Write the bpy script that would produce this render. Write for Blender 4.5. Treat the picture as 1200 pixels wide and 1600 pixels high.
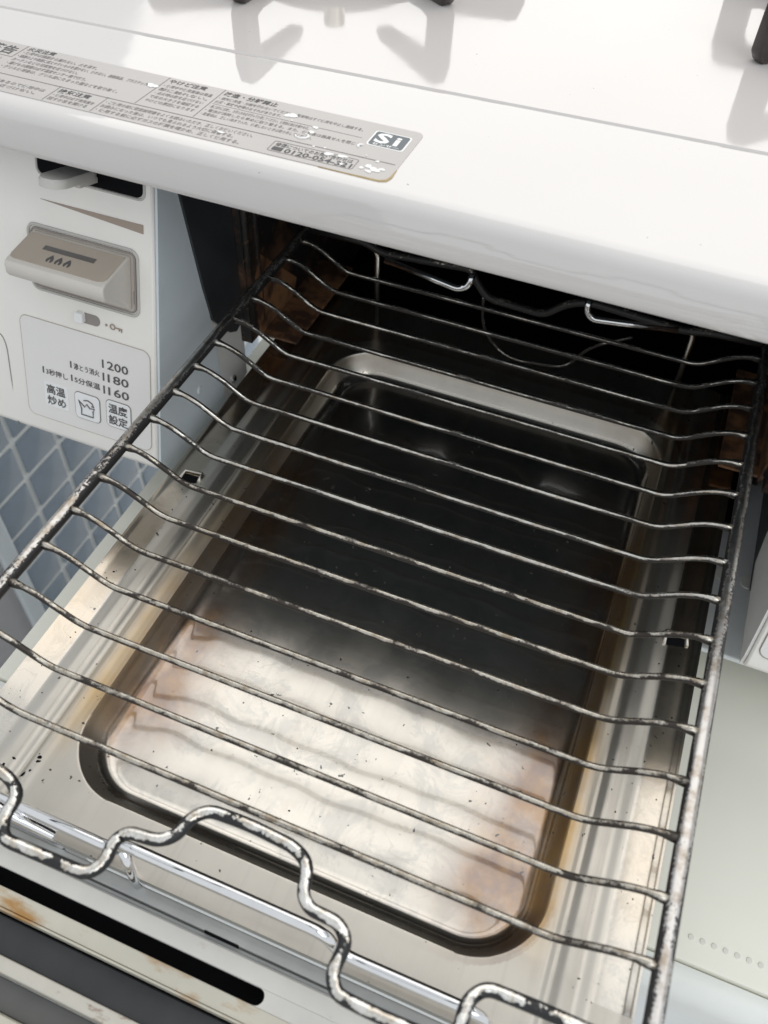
import bpy, bmesh, math, random
from mathutils import Vector, Matrix

random.seed(7)
for o in list(bpy.data.objects):
    bpy.data.objects.remove(o)
S = bpy.context.scene
COL = S.collection

# ------------------------------------------------------------------ camera, world, lamps, exposure
cam_d = bpy.data.cameras.new('camera')
cam = bpy.data.objects.new('camera', cam_d)
COL.objects.link(cam)
S.camera = cam
RX = Vector((0.92802445, 0.37090690, 0.03462218))
UP = Vector((-0.30318055, 0.69801434, 0.64873533))
BK = Vector((0.21645363, -0.61253902, 0.76022614))
CAM = Vector((0.17661058, -0.35006662, 0.24596622))
cam.matrix_world = Matrix(((RX.x, UP.x, BK.x, CAM.x), (RX.y, UP.y, BK.y, CAM.y), (RX.z, UP.z, BK.z, CAM.z), (0, 0, 0, 1)))
cam_d.sensor_fit = 'VERTICAL'
cam_d.sensor_height = 32.0
cam_d.lens = 1347.04 / 1600.0 * 32.0
cam_d.clip_start = 0.01
cam_d.clip_end = 50
cam_d.dof.use_dof = True
cam_d.dof.focus_distance = 0.36
cam_d.dof.aperture_fstop = 13.0

W = bpy.data.worlds.new('World')
S.world = W
W.use_nodes = True
bg = W.node_tree.nodes['Background']
bg.inputs['Color'].default_value = (0.93, 0.97, 1.0, 1)
bg.inputs['Strength'].default_value = 0.82

def area(name, loc, target, sx, sy, power, col):
    d = bpy.data.lights.new(name, 'AREA')
    d.shape = 'RECTANGLE'; d.size = sx; d.size_y = sy
    d.energy = power; d.color = col
    o = bpy.data.objects.new(name, d); COL.objects.link(o)
    o.location = loc
    o.rotation_euler = (Vector(target) - Vector(loc)).to_track_quat('-Z', 'Y').to_euler()
    return o
area('window_light', (0.20, 0.95, 1.15), (0.10, -0.1, 0.0), 2.8, 1.9, 17.0, (1.0, 0.945, 0.875))
area('room_light', (1.15, -0.75, 1.25), (0.1, -0.1, 0.0), 0.9, 1.1, 6.0, (0.93, 0.97, 1.0))

S.view_settings.view_transform = 'Standard'
S.view_settings.look = 'None'
S.view_settings.exposure = 0.0
S.view_settings.gamma = 1.0
S.view_settings.use_curve_mapping = False
S.render.engine = 'CYCLES'

# ------------------------------------------------------------------ helpers
WL = {}          # world location of every object made here (nothing is rotated)

def link(o, parent, loc):
    COL.objects.link(o)
    WL[o.name] = Vector(loc)
    if parent:
        o.parent = parent
        o.location = Vector(loc) - WL[parent.name]
    else:
        o.location = loc
    return o

def thing(name, label, cat, loc, group=None):
    o = bpy.data.objects.new(name, None)
    o.empty_display_size = 0.02
    link(o, None, loc)
    o['label'] = label; o['category'] = cat
    if group: o['group'] = group
    return o

def mo(name, vf, mat, parent=None, smooth=False, label=None, kind=None, auto=None):
    v, f = vf
    lo = [min(p[i] for p in v) for i in range(3)]
    hi = [max(p[i] for p in v) for i in range(3)]
    c = Vector([(lo[i] + hi[i]) / 2 for i in range(3)])
    me = bpy.data.meshes.new(name)
    me.from_pydata([tuple(Vector(p) - c) for p in v], [], f)
    me.materials.append(mat)
    bm = bmesh.new(); bm.from_mesh(me)
    bmesh.ops.recalc_face_normals(bm, faces=bm.faces)
    bm.to_mesh(me); bm.free()
    if smooth:
        me.polygons.foreach_set('use_smooth', [True] * len(me.polygons))
        if auto:
            me.set_sharp_from_angle(angle=math.radians(auto))
    me.update()
    o = bpy.data.objects.new(name, me)
    link(o, parent, c)
    if label: o['label'] = label
    if kind: o['kind'] = kind
    return o

def copy_at(o, parent, shift):
    c = o.copy(); COL.objects.link(c)
    WL[c.name] = WL[o.name] + Vector(shift)
    c.parent = parent
    c.location = WL[c.name] - WL[parent.name]
    return c

def join(*parts):
    V, F = [], []
    for v, f in parts:
        n = len(V)
        V += [tuple(p) for p in v]
        F += [tuple(i + n for i in q) for q in f]
    return V, F

def box(x0, x1, y0, y1, z0, z1, bev=0.0, seg=2):
    bm = bmesh.new()
    bmesh.ops.create_cube(bm, size=1.0)
    for v in bm.verts:
        v.co = ((x0 + x1) / 2 + v.co.x * (x1 - x0), (y0 + y1) / 2 + v.co.y * (y1 - y0), (z0 + z1) / 2 + v.co.z * (z1 - z0))
    if bev > 0:
        bmesh.ops.bevel(bm, geom=bm.edges[:], offset=bev, segments=seg, profile=0.5, affect='EDGES')
    return grab(bm)

def grab(bm):
    bm.verts.index_update()
    v = [tuple(p.co) for p in bm.verts]
    f = [tuple(q.index for q in fc.verts) for fc in bm.faces]
    bm.free()
    return v, f

def fillet(pts, r, seg=5):
    """round the corners of a polyline"""
    pts = [Vector(p) for p in pts]
    out = [pts[0]]
    for i in range(1, len(pts) - 1):
        a, b, c = pts[i - 1], pts[i], pts[i + 1]
        d1, d2 = (a - b), (c - b)
        k = min(r, d1.length * 0.49, d2.length * 0.49)
        p, q = b + d1.normalized() * k, b + d2.normalized() * k
        for s in range(seg + 1):
            t = s / seg
            out.append(p * (1 - t) ** 2 + b * 2 * t * (1 - t) + q * t * t)
    out.append(pts[-1])
    return out

def tube(pts, r, n=10, closed=False, rf=None):
    pts = [Vector(p) for p in pts]
    m = len(pts)
    tang = []
    for i in range(m):
        if closed:
            t = pts[(i + 1) % m] - pts[i - 1]
        else:
            t = pts[min(i + 1, m - 1)] - pts[max(i - 1, 0)]
        tang.append(t.normalized())
    ref = Vector((0, 0, 1)) if abs(tang[0].z) < 0.9 else Vector((1, 0, 0))
    nrm = (ref - tang[0] * ref.dot(tang[0])).normalized()
    V, F = [], []
    for i in range(m):
        nrm = (nrm - tang[i] * nrm.dot(tang[i])).normalized()
        bi = tang[i].cross(nrm)
        rr = r * (rf(i / (m - 1)) if rf else 1)
        for k in range(n):
            a = 2 * math.pi * k / n
            V.append(tuple(pts[i] + (nrm * math.cos(a) + bi * math.sin(a)) * rr))
    for i in range(m if closed else m - 1):
        j = (i + 1) % m
        for k in range(n):
            F.append((i * n + k, i * n + (k + 1) % n, j * n + (k + 1) % n, j * n + k))
    if not closed:
        F.append(tuple(reversed(range(n))))
        F.append(tuple((m - 1) * n + k for k in range(n)))
    return V, F

def prism_x(prof, x0, x1, nx=1):
    """closed (y,z) profile swept along x"""
    m = len(prof)
    V, F = [], []
    for i in range(nx + 1):
        x = x0 + (x1 - x0) * i / nx
        V += [(x, p[0], p[1]) for p in prof]
    for i in range(nx):
        for k in range(m):
            F.append((i * m + k, i * m + (k + 1) % m, (i + 1) * m + (k + 1) % m, (i + 1) * m + k))
    F.append(tuple(reversed(range(m))))
    F.append(tuple(nx * m + k for k in range(m)))
    return V, F

def rrect(x0, x1, y0, y1, r, seg=6):
    out = []
    for cx, cy, a0 in ((x1 - r, y1 - r, 0), (x0 + r, y1 - r, 90), (x0 + r, y0 + r, 180), (x1 - r, y0 + r, 270)):
        for s in range(seg + 1):
            a = math.radians(a0 + 90 * s / seg)
            out.append((cx + r * math.cos(a), cy + r * math.sin(a)))
    return out

def extrude_poly(poly, M, h0, h1, ch=0.0):
    """2-D outline -> slab between heights h0 and h1, M maps (a, b, height) to the world; ch chamfers the h1 edge"""
    n = len(poly)
    cx = sum(p[0] for p in poly) / n; cy = sum(p[1] for p in poly) / n
    def inset(p):
        if ch <= 0: return p
        d = math.hypot(p[0] - cx, p[1] - cy) or 1
        return (p[0] - (p[0] - cx) / d * ch, p[1] - (p[1] - cy) / d * ch)
    rings = [[M(p[0], p[1], h0) for p in poly]]
    if ch > 0:
        s = 1 if h1 > h0 else -1
        rings.append([M(p[0], p[1], h1 - s * ch) for p in poly])
    rings.append([M(*inset(p), h1) for p in poly])
    V = [tuple(q) for r_ in rings for q in r_]
    F = []
    for i in range(len(rings) - 1):
        for k in range(n):
            F.append((i * n + k, i * n + (k + 1) % n, (i + 1) * n + (k + 1) % n, (i + 1) * n + k))
    F.append(tuple(reversed(range(n))))
    F.append(tuple((len(rings) - 1) * n + k for k in range(n)))
    return V, F

_tc = {}
def text_mesh(s, bold=0.0):
    key = (s, bold)
    if key not in _tc:
        cu = bpy.data.curves.new('lettering', 'FONT')
        cu.body = s; cu.size = 1.0; cu.resolution_u = 2; cu.offset = bold
        ob = bpy.data.objects.new('lettering', cu)
        COL.objects.link(ob)
        bpy.context.view_layer.update()
        dg = bpy.context.evaluated_depsgraph_get()
        me = bpy.data.meshes.new_from_object(ob.evaluated_get(dg))
        v = [(p.co.x, p.co.y) for p in me.vertices]
        f = [tuple(q.vertices) for q in me.polygons]
        bpy.data.meshes.remove(me); bpy.data.objects.remove(ob); bpy.data.curves.remove(cu)
        _tc[key] = (v, f)
    return _tc[key]

def text(s, M, a, b, size, width=None, h=0.0, bold=0.0):
    """lettering with its baseline start at (a, b); M maps (a, b, height); b grows up"""
    v, f = text_mesh(s, bold)
    if not v: return [], []
    x0 = min(p[0] for p in v); x1 = max(p[0] for p in v)
    kx = size if width is None else width / max(x1 - x0, 1e-6)
    return [tuple(M(a + (p[0] - x0) * kx, b + p[1] * size, h)) for p in v], f

# ------------------------------------------------------------------ materials
def newmat(name):
    m = bpy.data.materials.new(name); m.use_nodes = True
    nt = m.node_tree
    return m, nt, nt.nodes['Principled BSDF']

def nd(nt, t, **kw):
    n = nt.nodes.new(t)
    for k, v in kw.items():
        if k in n.inputs: n.inputs[k].default_value = v
        else: setattr(n, k, v)
    return n

def rgb(c): return (c[0], c[1], c[2], 1)

def noise(nt, scale, detail=4, rough=0.55, coord='Object', stretch=None, dist=0.0):
    if coord == 'Position':
        src = nd(nt, 'ShaderNodeNewGeometry').outputs['Position']
    else:
        src = nd(nt, 'ShaderNodeTexCoord').outputs[coord]
    if stretch:
        mp = nd(nt, 'ShaderNodeMapping'); mp.inputs['Scale'].default_value = stretch
        nt.links.new(src, mp.inputs['Vector']); src = mp.outputs['Vector']
    n = nd(nt, 'ShaderNodeTexNoise', Scale=scale, Detail=detail, Roughness=rough, Distortion=dist)
    nt.links.new(src, n.inputs['Vector'])
    return n.outputs['Fac']

def ramp(nt, fac, a, b, ca=(0, 0, 0), cb=(1, 1, 1), mode='LINEAR'):
    r = nd(nt, 'ShaderNodeValToRGB')
    r.color_ramp.interpolation = mode
    r.color_ramp.elements[0].position = a; r.color_ramp.elements[0].color = rgb(ca)
    r.color_ramp.elements[1].position = b; r.color_ramp.elements[1].color = rgb(cb)
    nt.links.new(fac, r.inputs['Fac'])
    return r.outputs['Color']

def mix(nt, fac, a, b, blend='MIX'):
    m = nd(nt, 'ShaderNodeMix', data_type='RGBA', blend_type=blend)
    for i, s in ((6, a), (7, b)):
        if isinstance(s, (tuple, list)): m.inputs[i].default_value = rgb(s)
        else: nt.links.new(s, m.inputs[i])
    if isinstance(fac, (int, float)): m.inputs[0].default_value = fac
    else: nt.links.new(fac, m.inputs[0])
    return m.outputs[2]

def math_(nt, op, a, b=None, clamp=False):
    m = nd(nt, 'ShaderNodeMath', operation=op, use_clamp=clamp)
    for i, s in ((0, a), (1, b)):
        if s is None: continue
        if isinstance(s, (int, float)): m.inputs[i].default_value = s
        else: nt.links.new(s, m.inputs[i])
    return m.outputs[0]

def bump(nt, b, h, strength, dist=0.001):
    n = nd(nt, 'ShaderNodeBump', Strength=strength, Distance=dist)
    nt.links.new(h, n.inputs['Height']); nt.links.new(n.outputs['Normal'], b.inputs['Normal'])

def plain(name, col, rough=0.5, metal=0.0, var=0.08, scale=60, bmp=0.0, coat=0.0, ior=1.5):
    m, nt, b = newmat(name)
    f = noise(nt, scale, 5)
    c = mix(nt, ramp(nt, f, 0.3, 0.7), tuple(x * (1 - var) for x in col), tuple(min(1, x * (1 + var * 0.6)) for x in col))
    nt.links.new(c, b.inputs['Base Color'])
    r = nd(nt, 'ShaderNodeMapRange'); r.inputs['To Min'].default_value = rough * 0.85; r.inputs['To Max'].default_value = min(1, rough * 1.2)
    nt.links.new(f, r.inputs['Value']); nt.links.new(r.outputs[0], b.inputs['Roughness'])
    b.inputs['Metallic'].default_value = metal
    b.inputs['IOR'].default_value = ior
    b.inputs['Coat Weight'].default_value = coat
    if bmp: bump(nt, b, noise(nt, scale * 6, 3), bmp, 0.0004)
    return m

def enamel(name, col, ior=1.62, rmax=0.14):
    """glossy white enamel with faint smears, dust specks and a slightly wavy reflection"""
    m, nt, b = newmat(name)
    f = noise(nt, 9, 5, 0.6)
    c = mix(nt, ramp(nt, f, 0.35, 0.7), tuple(x * 0.965 for x in col), col)
    sp = noise(nt, 420, 2, 0.5)
    c = mix(nt, ramp(nt, sp, 0.77, 0.80), c, (0.25, 0.22, 0.19))
    nt.links.new(c, b.inputs['Base Color'])
    sm = noise(nt, 22, 6, 0.65, stretch=(1, 0.25, 1))
    r = nd(nt, 'ShaderNodeMapRange'); r.inputs['From Min'].default_value = 0.35; r.inputs['From Max'].default_value = 0.75
    r.inputs['To Min'].default_value = 0.03; r.inputs['To Max'].default_value = rmax
    nt.links.new(sm, r.inputs['Value']); nt.links.new(r.outputs[0], b.inputs['Roughness'])
    b.inputs['IOR'].default_value = ior
    bump(nt, b, noise(nt, 70, 2), 0.05, 0.0006)
    return m

def worn_wire(name, metal_col, black_col, lo, hi, topw, scale=130, mrough=0.28, stretch=(1, 1, 1), amp=1.0):
    """burnt wire: black crust that is rubbed off in patches, mostly along its upper side"""
    m, nt, b = newmat(name)
    g = nd(nt, 'ShaderNodeNewGeometry')
    sx = nd(nt, 'ShaderNodeSeparateXYZ'); nt.links.new(g.outputs['Normal'], sx.inputs[0])
    up = math_(nt, 'MULTIPLY', sx.outputs['Z'], topw)
    f = noise(nt, scale, 6, 0.62, 'Position', stretch=stretch)
    f2 = noise(nt, scale * 7, 3, 0.6, 'Position')
    t = math_(nt, 'ADD', math_(nt, 'ADD', math_(nt, 'MULTIPLY', math_(nt, 'SUBTRACT', f, 0.5), amp), 0.5), math_(nt, 'MULTIPLY', math_(nt, 'SUBTRACT', f2, 0.5), 0.5))
    t = math_(nt, 'ADD', t, up)
    k = ramp(nt, math_(nt, 'MULTIPLY', t, 0.5), lo * 0.5, hi * 0.5)
    br = noise(nt, 260, 4, 0.6, 'Position')
    mc = mix(nt, ramp(nt, br, 0.45, 0.68), metal_col, (metal_col[0] * 0.62, metal_col[1] * 0.55, metal_col[2] * 0.47))
    nt.links.new(mix(nt, k, black_col, mc), b.inputs['Base Color'])
    nt.links.new(k, b.inputs['Metallic'])
    r = nd(nt, 'ShaderNodeMapRange'); r.inputs['To Min'].default_value = 0.5; r.inputs['To Max'].default_value = mrough
    nt.links.new(k, r.inputs['Value']); nt.links.new(r.outputs[0], b.inputs['Roughness'])
    bump(nt, b, t, 0.5, 0.0003)
    return m

M_top = enamel('white_enamel', (0.665, 0.63, 0.61), 1.95)
M_lip = enamel('white_enamel_front', (0.685, 0.655, 0.636), 1.9, 0.07)
M_panel = plain('warm_white_plastic', (0.88, 0.85, 0.805), 0.38, var=0.03, scale=25, bmp=0.15)
M_disp = plain('display_film', (0.80, 0.78, 0.755), 0.3, var=0.02, scale=30)
M_white = plain('white_button', (0.86, 0.86, 0.86), 0.4, var=0.02)
M_knob = plain('grey_beige_plastic', (0.62, 0.58, 0.53), 0.4, var=0.04)
M_knobtop = plain('taupe_plastic', (0.43, 0.37, 0.31), 0.35, var=0.05)
M_lever = plain('light_grey_plastic', (0.52, 0.50, 0.47), 0.35, var=0.03)
M_taupe = plain('taupe_print', (0.36, 0.29, 0.24), 0.5, var=0.03)
M_ink = plain('grey_ink', (0.10, 0.095, 0.095), 0.6, var=0.1)
M_inkl = plain('soft_grey_ink', (0.21, 0.195, 0.19), 0.6, var=0.1)
M_line = plain('fine_grey_line', (0.30, 0.27, 0.25), 0.6, var=0.1)
M_edge = plain('edge_line', (0.50, 0.45, 0.40), 0.6, var=0.05)
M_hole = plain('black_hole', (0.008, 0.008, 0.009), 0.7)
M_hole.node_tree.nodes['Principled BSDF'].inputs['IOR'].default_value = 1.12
M_logo = plain('slate_print', (0.13, 0.15, 0.165), 0.5, var=0.06)
M_scuff = plain('white_scuff', (0.92, 0.91, 0.89), 0.6, var=0.02)
M_black = plain('black_steel', (0.035, 0.038, 0.043), 0.38, var=0.25, scale=40)
M_ceil = plain('blue_black_steel', (0.085, 0.115, 0.135), 0.5, var=0.3, scale=40)  # blue chosen so this unseen steel cools the reflection in the tray
M_chrome = plain('chrome', (0.82, 0.82, 0.83), 0.07, 1.0, var=0.06, scale=90)
M_sheet = plain('blue_lit_sheet', (0.66, 0.72, 0.755), 0.22, var=0.05, scale=30)  # blue tint of the light from the right is put into this paint
M_sheetw = plain('pale_sheet', (0.76, 0.745, 0.715), 0.3, var=0.05, scale=40)
M_base = plain('bluish_white_sheet', (0.82, 0.86, 0.88), 0.35, var=0.04)
M_cab = plain('pale_sage_board', (0.89, 0.875, 0.775), 0.45, var=0.03, scale=14, bmp=0.1)
M_perf = plain('dot_film', (0.79, 0.78, 0.705), 0.4)
M_cabe = plain('white_edge', (0.86, 0.88, 0.84), 0.35, var=0.03)
M_cabf = plain('white_front', (0.86, 0.875, 0.865), 0.4, var=0.03)
M_bar = worn_wire('burnt_bar', (0.66, 0.63, 0.58), (0.022, 0.018, 0.015), 0.76, 0.96, 0.62, 170, 0.22, (0.25, 1, 1), 1.6)
M_barf = worn_wire('crusted_bar', (0.57, 0.53, 0.465), (0.026, 0.019, 0.014), 0.90, 1.10, 0.66, 190, 0.27, (0.5, 1, 1), 1.9)
M_rail = worn_wire('burnt_rail', (0.62, 0.60, 0.58), (0.02, 0.018, 0.018), 0.86, 0.94, 0.50, 150, 0.32, (1, 0.22, 1))
M_wire = worn_wire('peeling_wire', (0.80, 0.78, 0.74), (0.012, 0.012, 0.013), 1.24, 1.29, 0.95, 150, 0.16, (1, 1, 1), 2.0)
M_rearw = worn_wire('sooty_wire', (0.50, 0.44, 0.36), (0.022, 0.020, 0.019), 0.68, 0.78, 0.14, 120)
M_tile = plain('blue_grey_tile', (0.33, 0.385, 0.45), 0.06, var=0.12, scale=16)
M_grout = plain('white_grout', (0.92, 0.93, 0.91), 0.8, var=0.02)
M_wall = plain('grey_wall', (0.48, 0.47, 0.475), 0.7, var=0.03)
M_trim = plain('white_trim', (0.74, 0.79, 0.81), 0.4, var=0.02)
M_floor = plain('grey_floor', (0.6, 0.6, 0.59), 0.6, var=0.06)
M_iron = plain('brown_black_enamel', (0.040, 0.030, 0.028), 0.28, var=0.3, scale=120, bmp=0.25)
M_brass = plain('brass', (0.62, 0.52, 0.36), 0.25, 1.0)
M_burner = plain('grey_burner', (0.25, 0.24, 0.235), 0.4, 0.8)
M_dark = plain('tinted_glass', (0.035, 0.037, 0.040), 0.3, var=0.35, scale=45)

def liner_mat():
    m, nt, b = newmat('sooty_liner')
    f = noise(nt, 34, 6, 0.6, 'Position')
    f2 = noise(nt, 190, 5, 0.65, 'Position')
    c = mix(nt, ramp(nt, f, 0.50, 0.64), (0.020, 0.018, 0.018), (0.13, 0.068, 0.042))
    c = mix(nt, ramp(nt, f2, 0.60, 0.72), c, (0.26, 0.14, 0.07))
    nt.links.new(c, b.inputs['Base Color'])
    b.inputs['Roughness'].default_value = 0.5
    bump(nt, b, f2, 0.6, 0.0006)
    return m
M_liner = liner_mat()

def rust_mat(name, base, rust, lo=0.56, hi=0.64, stretch=(0.35, 1, 1)):
    m, nt, b = newmat(name)
    f = noise(nt, 95, 6, 0.65, 'Position', stretch=stretch)
    g = noise(nt, 24, 4, 0.6, 'Position')
    k = ramp(nt, math_(nt, 'ADD', math_(nt, 'MULTIPLY', f, 0.6), math_(nt, 'MULTIPLY', g, 0.4)), lo, hi)
    c = mix(nt, ramp(nt, noise(nt, 40, 5), 0.3, 0.7), tuple(x * 0.86 for x in base), base)
    nt.links.new(mix(nt, k, c, rust), b.inputs['Base Color'])
    b.inputs['Roughness'].default_value = 0.42
    return m
M_flange = rust_mat('white_flange', (0.66, 0.64, 0.60), (0.34, 0.19, 0.07))
M_rusty = rust_mat('rusty_cream', (0.60, 0.57, 0.48), (0.40, 0.22, 0.07), 0.50, 0.60)
M_redrust = rust_mat('rusty_edge', (0.60, 0.57, 0.50), (0.20, 0.10, 0.06), 0.54, 0.58)
M_rustb = rust_mat('burnt_rust', (0.085, 0.048, 0.034), (0.33, 0.17, 0.085), 0.46, 0.60, (1, 1, 1))
M_bracket = plain('galvanised', (0.46, 0.465, 0.455), 0.42, 0.6, var=0.14, scale=60)

def tray_mat():
    m, nt, b = newmat('stained_stainless')
    at = nd(nt, 'ShaderNodeAttribute', attribute_name='stain')
    sp = nd(nt, 'ShaderNodeSeparateColor'); nt.links.new(at.outputs['Color'], sp.inputs[0])
    brn, yel, bot = sp.outputs[0], sp.outputs[1], sp.outputs[2]
    n1 = noise(nt, 28, 6, 0.6, 'Position')
    n2 = noise(nt, 110, 6, 0.62, 'Position')
    n3 = noise(nt, 75, 5, 0.6, 'Position', stretch=(1, 0.06, 1))
    c = mix(nt, ramp(nt, n1, 0.35, 0.68), (0.56, 0.525, 0.47), (0.61, 0.575, 0.515))
    c = mix(nt, math_(nt, 'MULTIPLY', ramp(nt, n2, 0.52, 0.68), math_(nt, 'MULTIPLY', bot, 0.22)), c, (0.46, 0.40, 0.33))
    n4 = noise(nt, 55, 8, 0.7, 'Position', dist=0.6)
    c = mix(nt, math_(nt, 'MULTIPLY', ramp(nt, n4, 0.49, 0.58), math_(nt, 'MULTIPLY', bot, 0.55)), c, (0.40, 0.395, 0.375))
    c = mix(nt, math_(nt, 'MULTIPLY', ramp(nt, n3, 0.45, 0.75), 0.14), c, (0.30, 0.27, 0.24))
    n5 = noise(nt, 420, 3, 0.7, 'Position', stretch=(1, 0.03, 1))
    c = mix(nt, math_(nt, 'MULTIPLY', ramp(nt, n5, 0.58, 0.68), 0.10), c, (0.28, 0.26, 0.235))
    wm = noise(nt, 30, 3, 0.5, 'Position', dist=1.2)
    line = math_(nt, 'SUBTRACT', 1.0, math_(nt, 'MULTIPLY', math_(nt, 'ABSOLUTE', math_(nt, 'SUBTRACT', wm, 0.545)), 130.0), True)
    gate = ramp(nt, noise(nt, 17, 2, 0.5, 'Position'), 0.50, 0.60)
    c = mix(nt, math_(nt, 'MULTIPLY', math_(nt, 'MULTIPLY', line, gate), math_(nt, 'MULTIPLY', bot, 0.28)), c, (0.30, 0.255, 0.20))
    kb = math_(nt, 'MULTIPLY', brn, math_(nt, 'ADD', math_(nt, 'MULTIPLY', ramp(nt, n1, 0.30, 0.60), 0.75), 0.35), True)
    hue = mix(nt, ramp(nt, n2, 0.35, 0.65), (0.165, 0.105, 0.09), (0.29, 0.165, 0.075))
    c = mix(nt, math_(nt, 'MULTIPLY', kb, 0.9), c, hue)
    ky = math_(nt, 'MULTIPLY', yel, math_(nt, 'ADD', math_(nt, 'MULTIPLY', ramp(nt, n1, 0.35, 0.65), 0.6), 0.35), True)
    c = mix(nt, ky, c, (0.54, 0.34, 0.115))
    s1 = noise(nt, 330, 2, 0.5, 'Position')
    s2 = noise(nt, 60, 2, 0.5, 'Position')
    spk = ramp(nt, math_(nt, 'ADD', s1, math_(nt, 'MULTIPLY', s2, 0.28)), 0.875, 0.895)
    c = mix(nt, spk, c, (0.05, 0.04, 0.03))
    nt.links.new(c, b.inputs['Base Color'])
    met = math_(nt, 'SUBTRACT', 0.985, math_(nt, 'ADD', math_(nt, 'MULTIPLY', kb, 0.06), spk), True)
    nt.links.new(met, b.inputs['Metallic'])
    r = nd(nt, 'ShaderNodeMapRange'); r.inputs['From Min'].default_value = 0.3; r.inputs['From Max'].default_value = 0.7
    r.inputs['To Min'].default_value = 0.17; r.inputs['To Max'].default_value = 0.20
    nt.links.new(math_(nt, 'MULTIPLY', bot, 1.0), b.inputs['Coat Weight']); b.inputs['Coat Roughness'].default_value = 0.05; b.inputs['Coat IOR'].default_value = 1.85
    nt.links.new(n2, r.inputs['Value'])
    nt.links.new(math_(nt, 'ADD', r.outputs[0], math_(nt, 'MULTIPLY', at.outputs['Alpha'], 0.16)), b.inputs['Roughness'])
    bump(nt, b, n3, 0.04, 0.0005)
    return m
M_tray = tray_mat()

# ------------------------------------------------------------------ setting: tiled side wall, floor
TX = -0.30
wall = mo('tiled_wall', box(TX - 0.03, TX, -0.018, 0.60, -0.86, -0.02), M_grout)
wall['kind'] = 'structure'
pitch = 0.0468; gap = 0.0062
tile0 = None
for j in range(-1, 9):
    for i in range(0, 11):
        y1 = 0.0271 + 0.0478 * j; z0 = -0.3798 + 0.0446 * (5 - i) - 0.0446
        if y1 < -0.0215:
            continue
        t = box(TX - 0.001, TX + 0.0025, y1 - 0.0478 + gap / 2 + 0.0478, y1 + 0.0478 - gap / 2, z0 + gap / 2, z0 + 0.0446 - gap / 2, 0.0012)
        if tile0 is None:
            tile0 = mo('tile', t, M_tile, wall, True, auto=40); base = (y1, z0)
        else:
            copy_at(tile0, wall, (0, y1 - base[0], z0 - base[1]))
yb = -0.018
trim = mo('wall_trim', box(TX - 0.03, TX + 0.010, -0.036, -0.0185, -0.86, -0.02, 0.003), M_trim); trim['kind'] = 'structure'
gw = mo('wall', box(TX - 0.03, TX + 0.004, -1.2, -0.0365, -0.86, -0.02), M_wall); gw['kind'] = 'structure'
fl = mo('floor', box(-1.5, 1.6, -1.6, 1.0, -0.90, -0.862), M_floor); fl['kind'] = 'structure'

# ------------------------------------------------------------------ cabinet under the stove
cab = thing('cabinet', 'pale sage and white cabinet that the gas stove stands on', 'cabinet', (0.25, 0.0, -0.86))
mo('top_board', box(-0.053, 0.62, -0.2262, 0.28, -0.130, -0.110, 0.0015), M_cab, cab, True, auto=40)
prof = [(-0.2270, -0.132), (-0.2270, -0.1115)]
for s in range(9):
    a = math.radians(90 - 90 * s / 8)
    prof.append((-0.2285 - 0.0095 * math.cos(a), -0.1205 + 0.0095 * math.sin(a)))
prof.append((-0.238, -0.132))
mo('edge_strip', prism_x(prof, -0.053, 0.62), M_cabe, cab, True, auto=40)
mo('front_panel', box(-0.053, 0.62, -0.2375, -0.225, -0.855, -0.1325, 0.001), M_cabf, cab)
mo('side_board', box(-0.0500, -0.025, -0.21, 0.28, -0.855, -0.131), M_cabf, cab)
for k in range(9):  # unseen dark posts, added so the glossy tiles mirror vertical stripes
    y = -0.18 + k * 0.055
    p = mo('unseen_reflection_post', box(-0.0530, -0.0502, y, y + 0.016, -0.855, -0.131, 0.001), M_black, cab)
dot = None
for k in range(14):
    x = 0.2645 + 0.0044 * k
    poly = [(0.0012 * math.cos(a * math.pi / 6), 0.0012 * math.sin(a * math.pi / 6)) for a in range(12)]
    if dot is None:
        dot = mo('perforation', extrude_poly(poly, lambda a, b, h: (0.2645 + a, -0.2165 + b, -0.110 + h), -0.0006, 0.0003, 0.0002), M_perf, cab)
    else:
        copy_at(dot, cab, (0.0044 * k, 0, 0))

# ------------------------------------------------------------------ gas stove
stove = thing('gas_stove', 'white gas stove with glossy top, slanted control panel and open grill chamber', 'stove', (0.11, 0.15, -0.11))
ZT = 0.100
def seam_y(x): return -0.0336 + 0.0363 * (x + 0.12)
# front strip of the top with its rounded nose
def front_strip():
    V, F = [], []
    xs = [-0.29 + i * 0.025 for i in range(37)]
    nose = [(-0.1025, 0.1), (-0.1045, 0.0997), (-0.1062, 0.0989), (-0.1073, 0.0976), (-0.1078, 0.0962), (-0.10795, 0.0950), (-0.1082, 0.0900), (-0.1084, 0.0845), (-0.1080, 0.0822), (-0.1066, 0.0812), (-0.1045, 0.0812), (-0.1030, 0.0840)]
    for x in xs:
        sy = seam_y(x) - 0.0004
        row = [(sy, 0.090), (sy, ZT - 0.0010), (sy - 0.0002, ZT - 0.0003), (sy - 0.0008, ZT), (sy - 0.0016, ZT), ((sy - 0.1) / 2, ZT), (-0.1015, ZT)] + nose + [(-0.1030, 0.090)]
        V += [(x, p[0], p[1]) for p in row]
    m = len(row)
    for i in range(len(xs) - 1):
        for k in range(m):
            F.append((i * m + k, i * m + (k + 1) % m, (i + 1) * m + (k + 1) % m, (i + 1) * m + k))
    F.append(tuple(range(m))); F.append(tuple((len(xs) - 1) * m + k for k in range(m)))
    return V, F
mo('top_front', front_strip(), M_lip, stove, True, auto=50)
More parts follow.
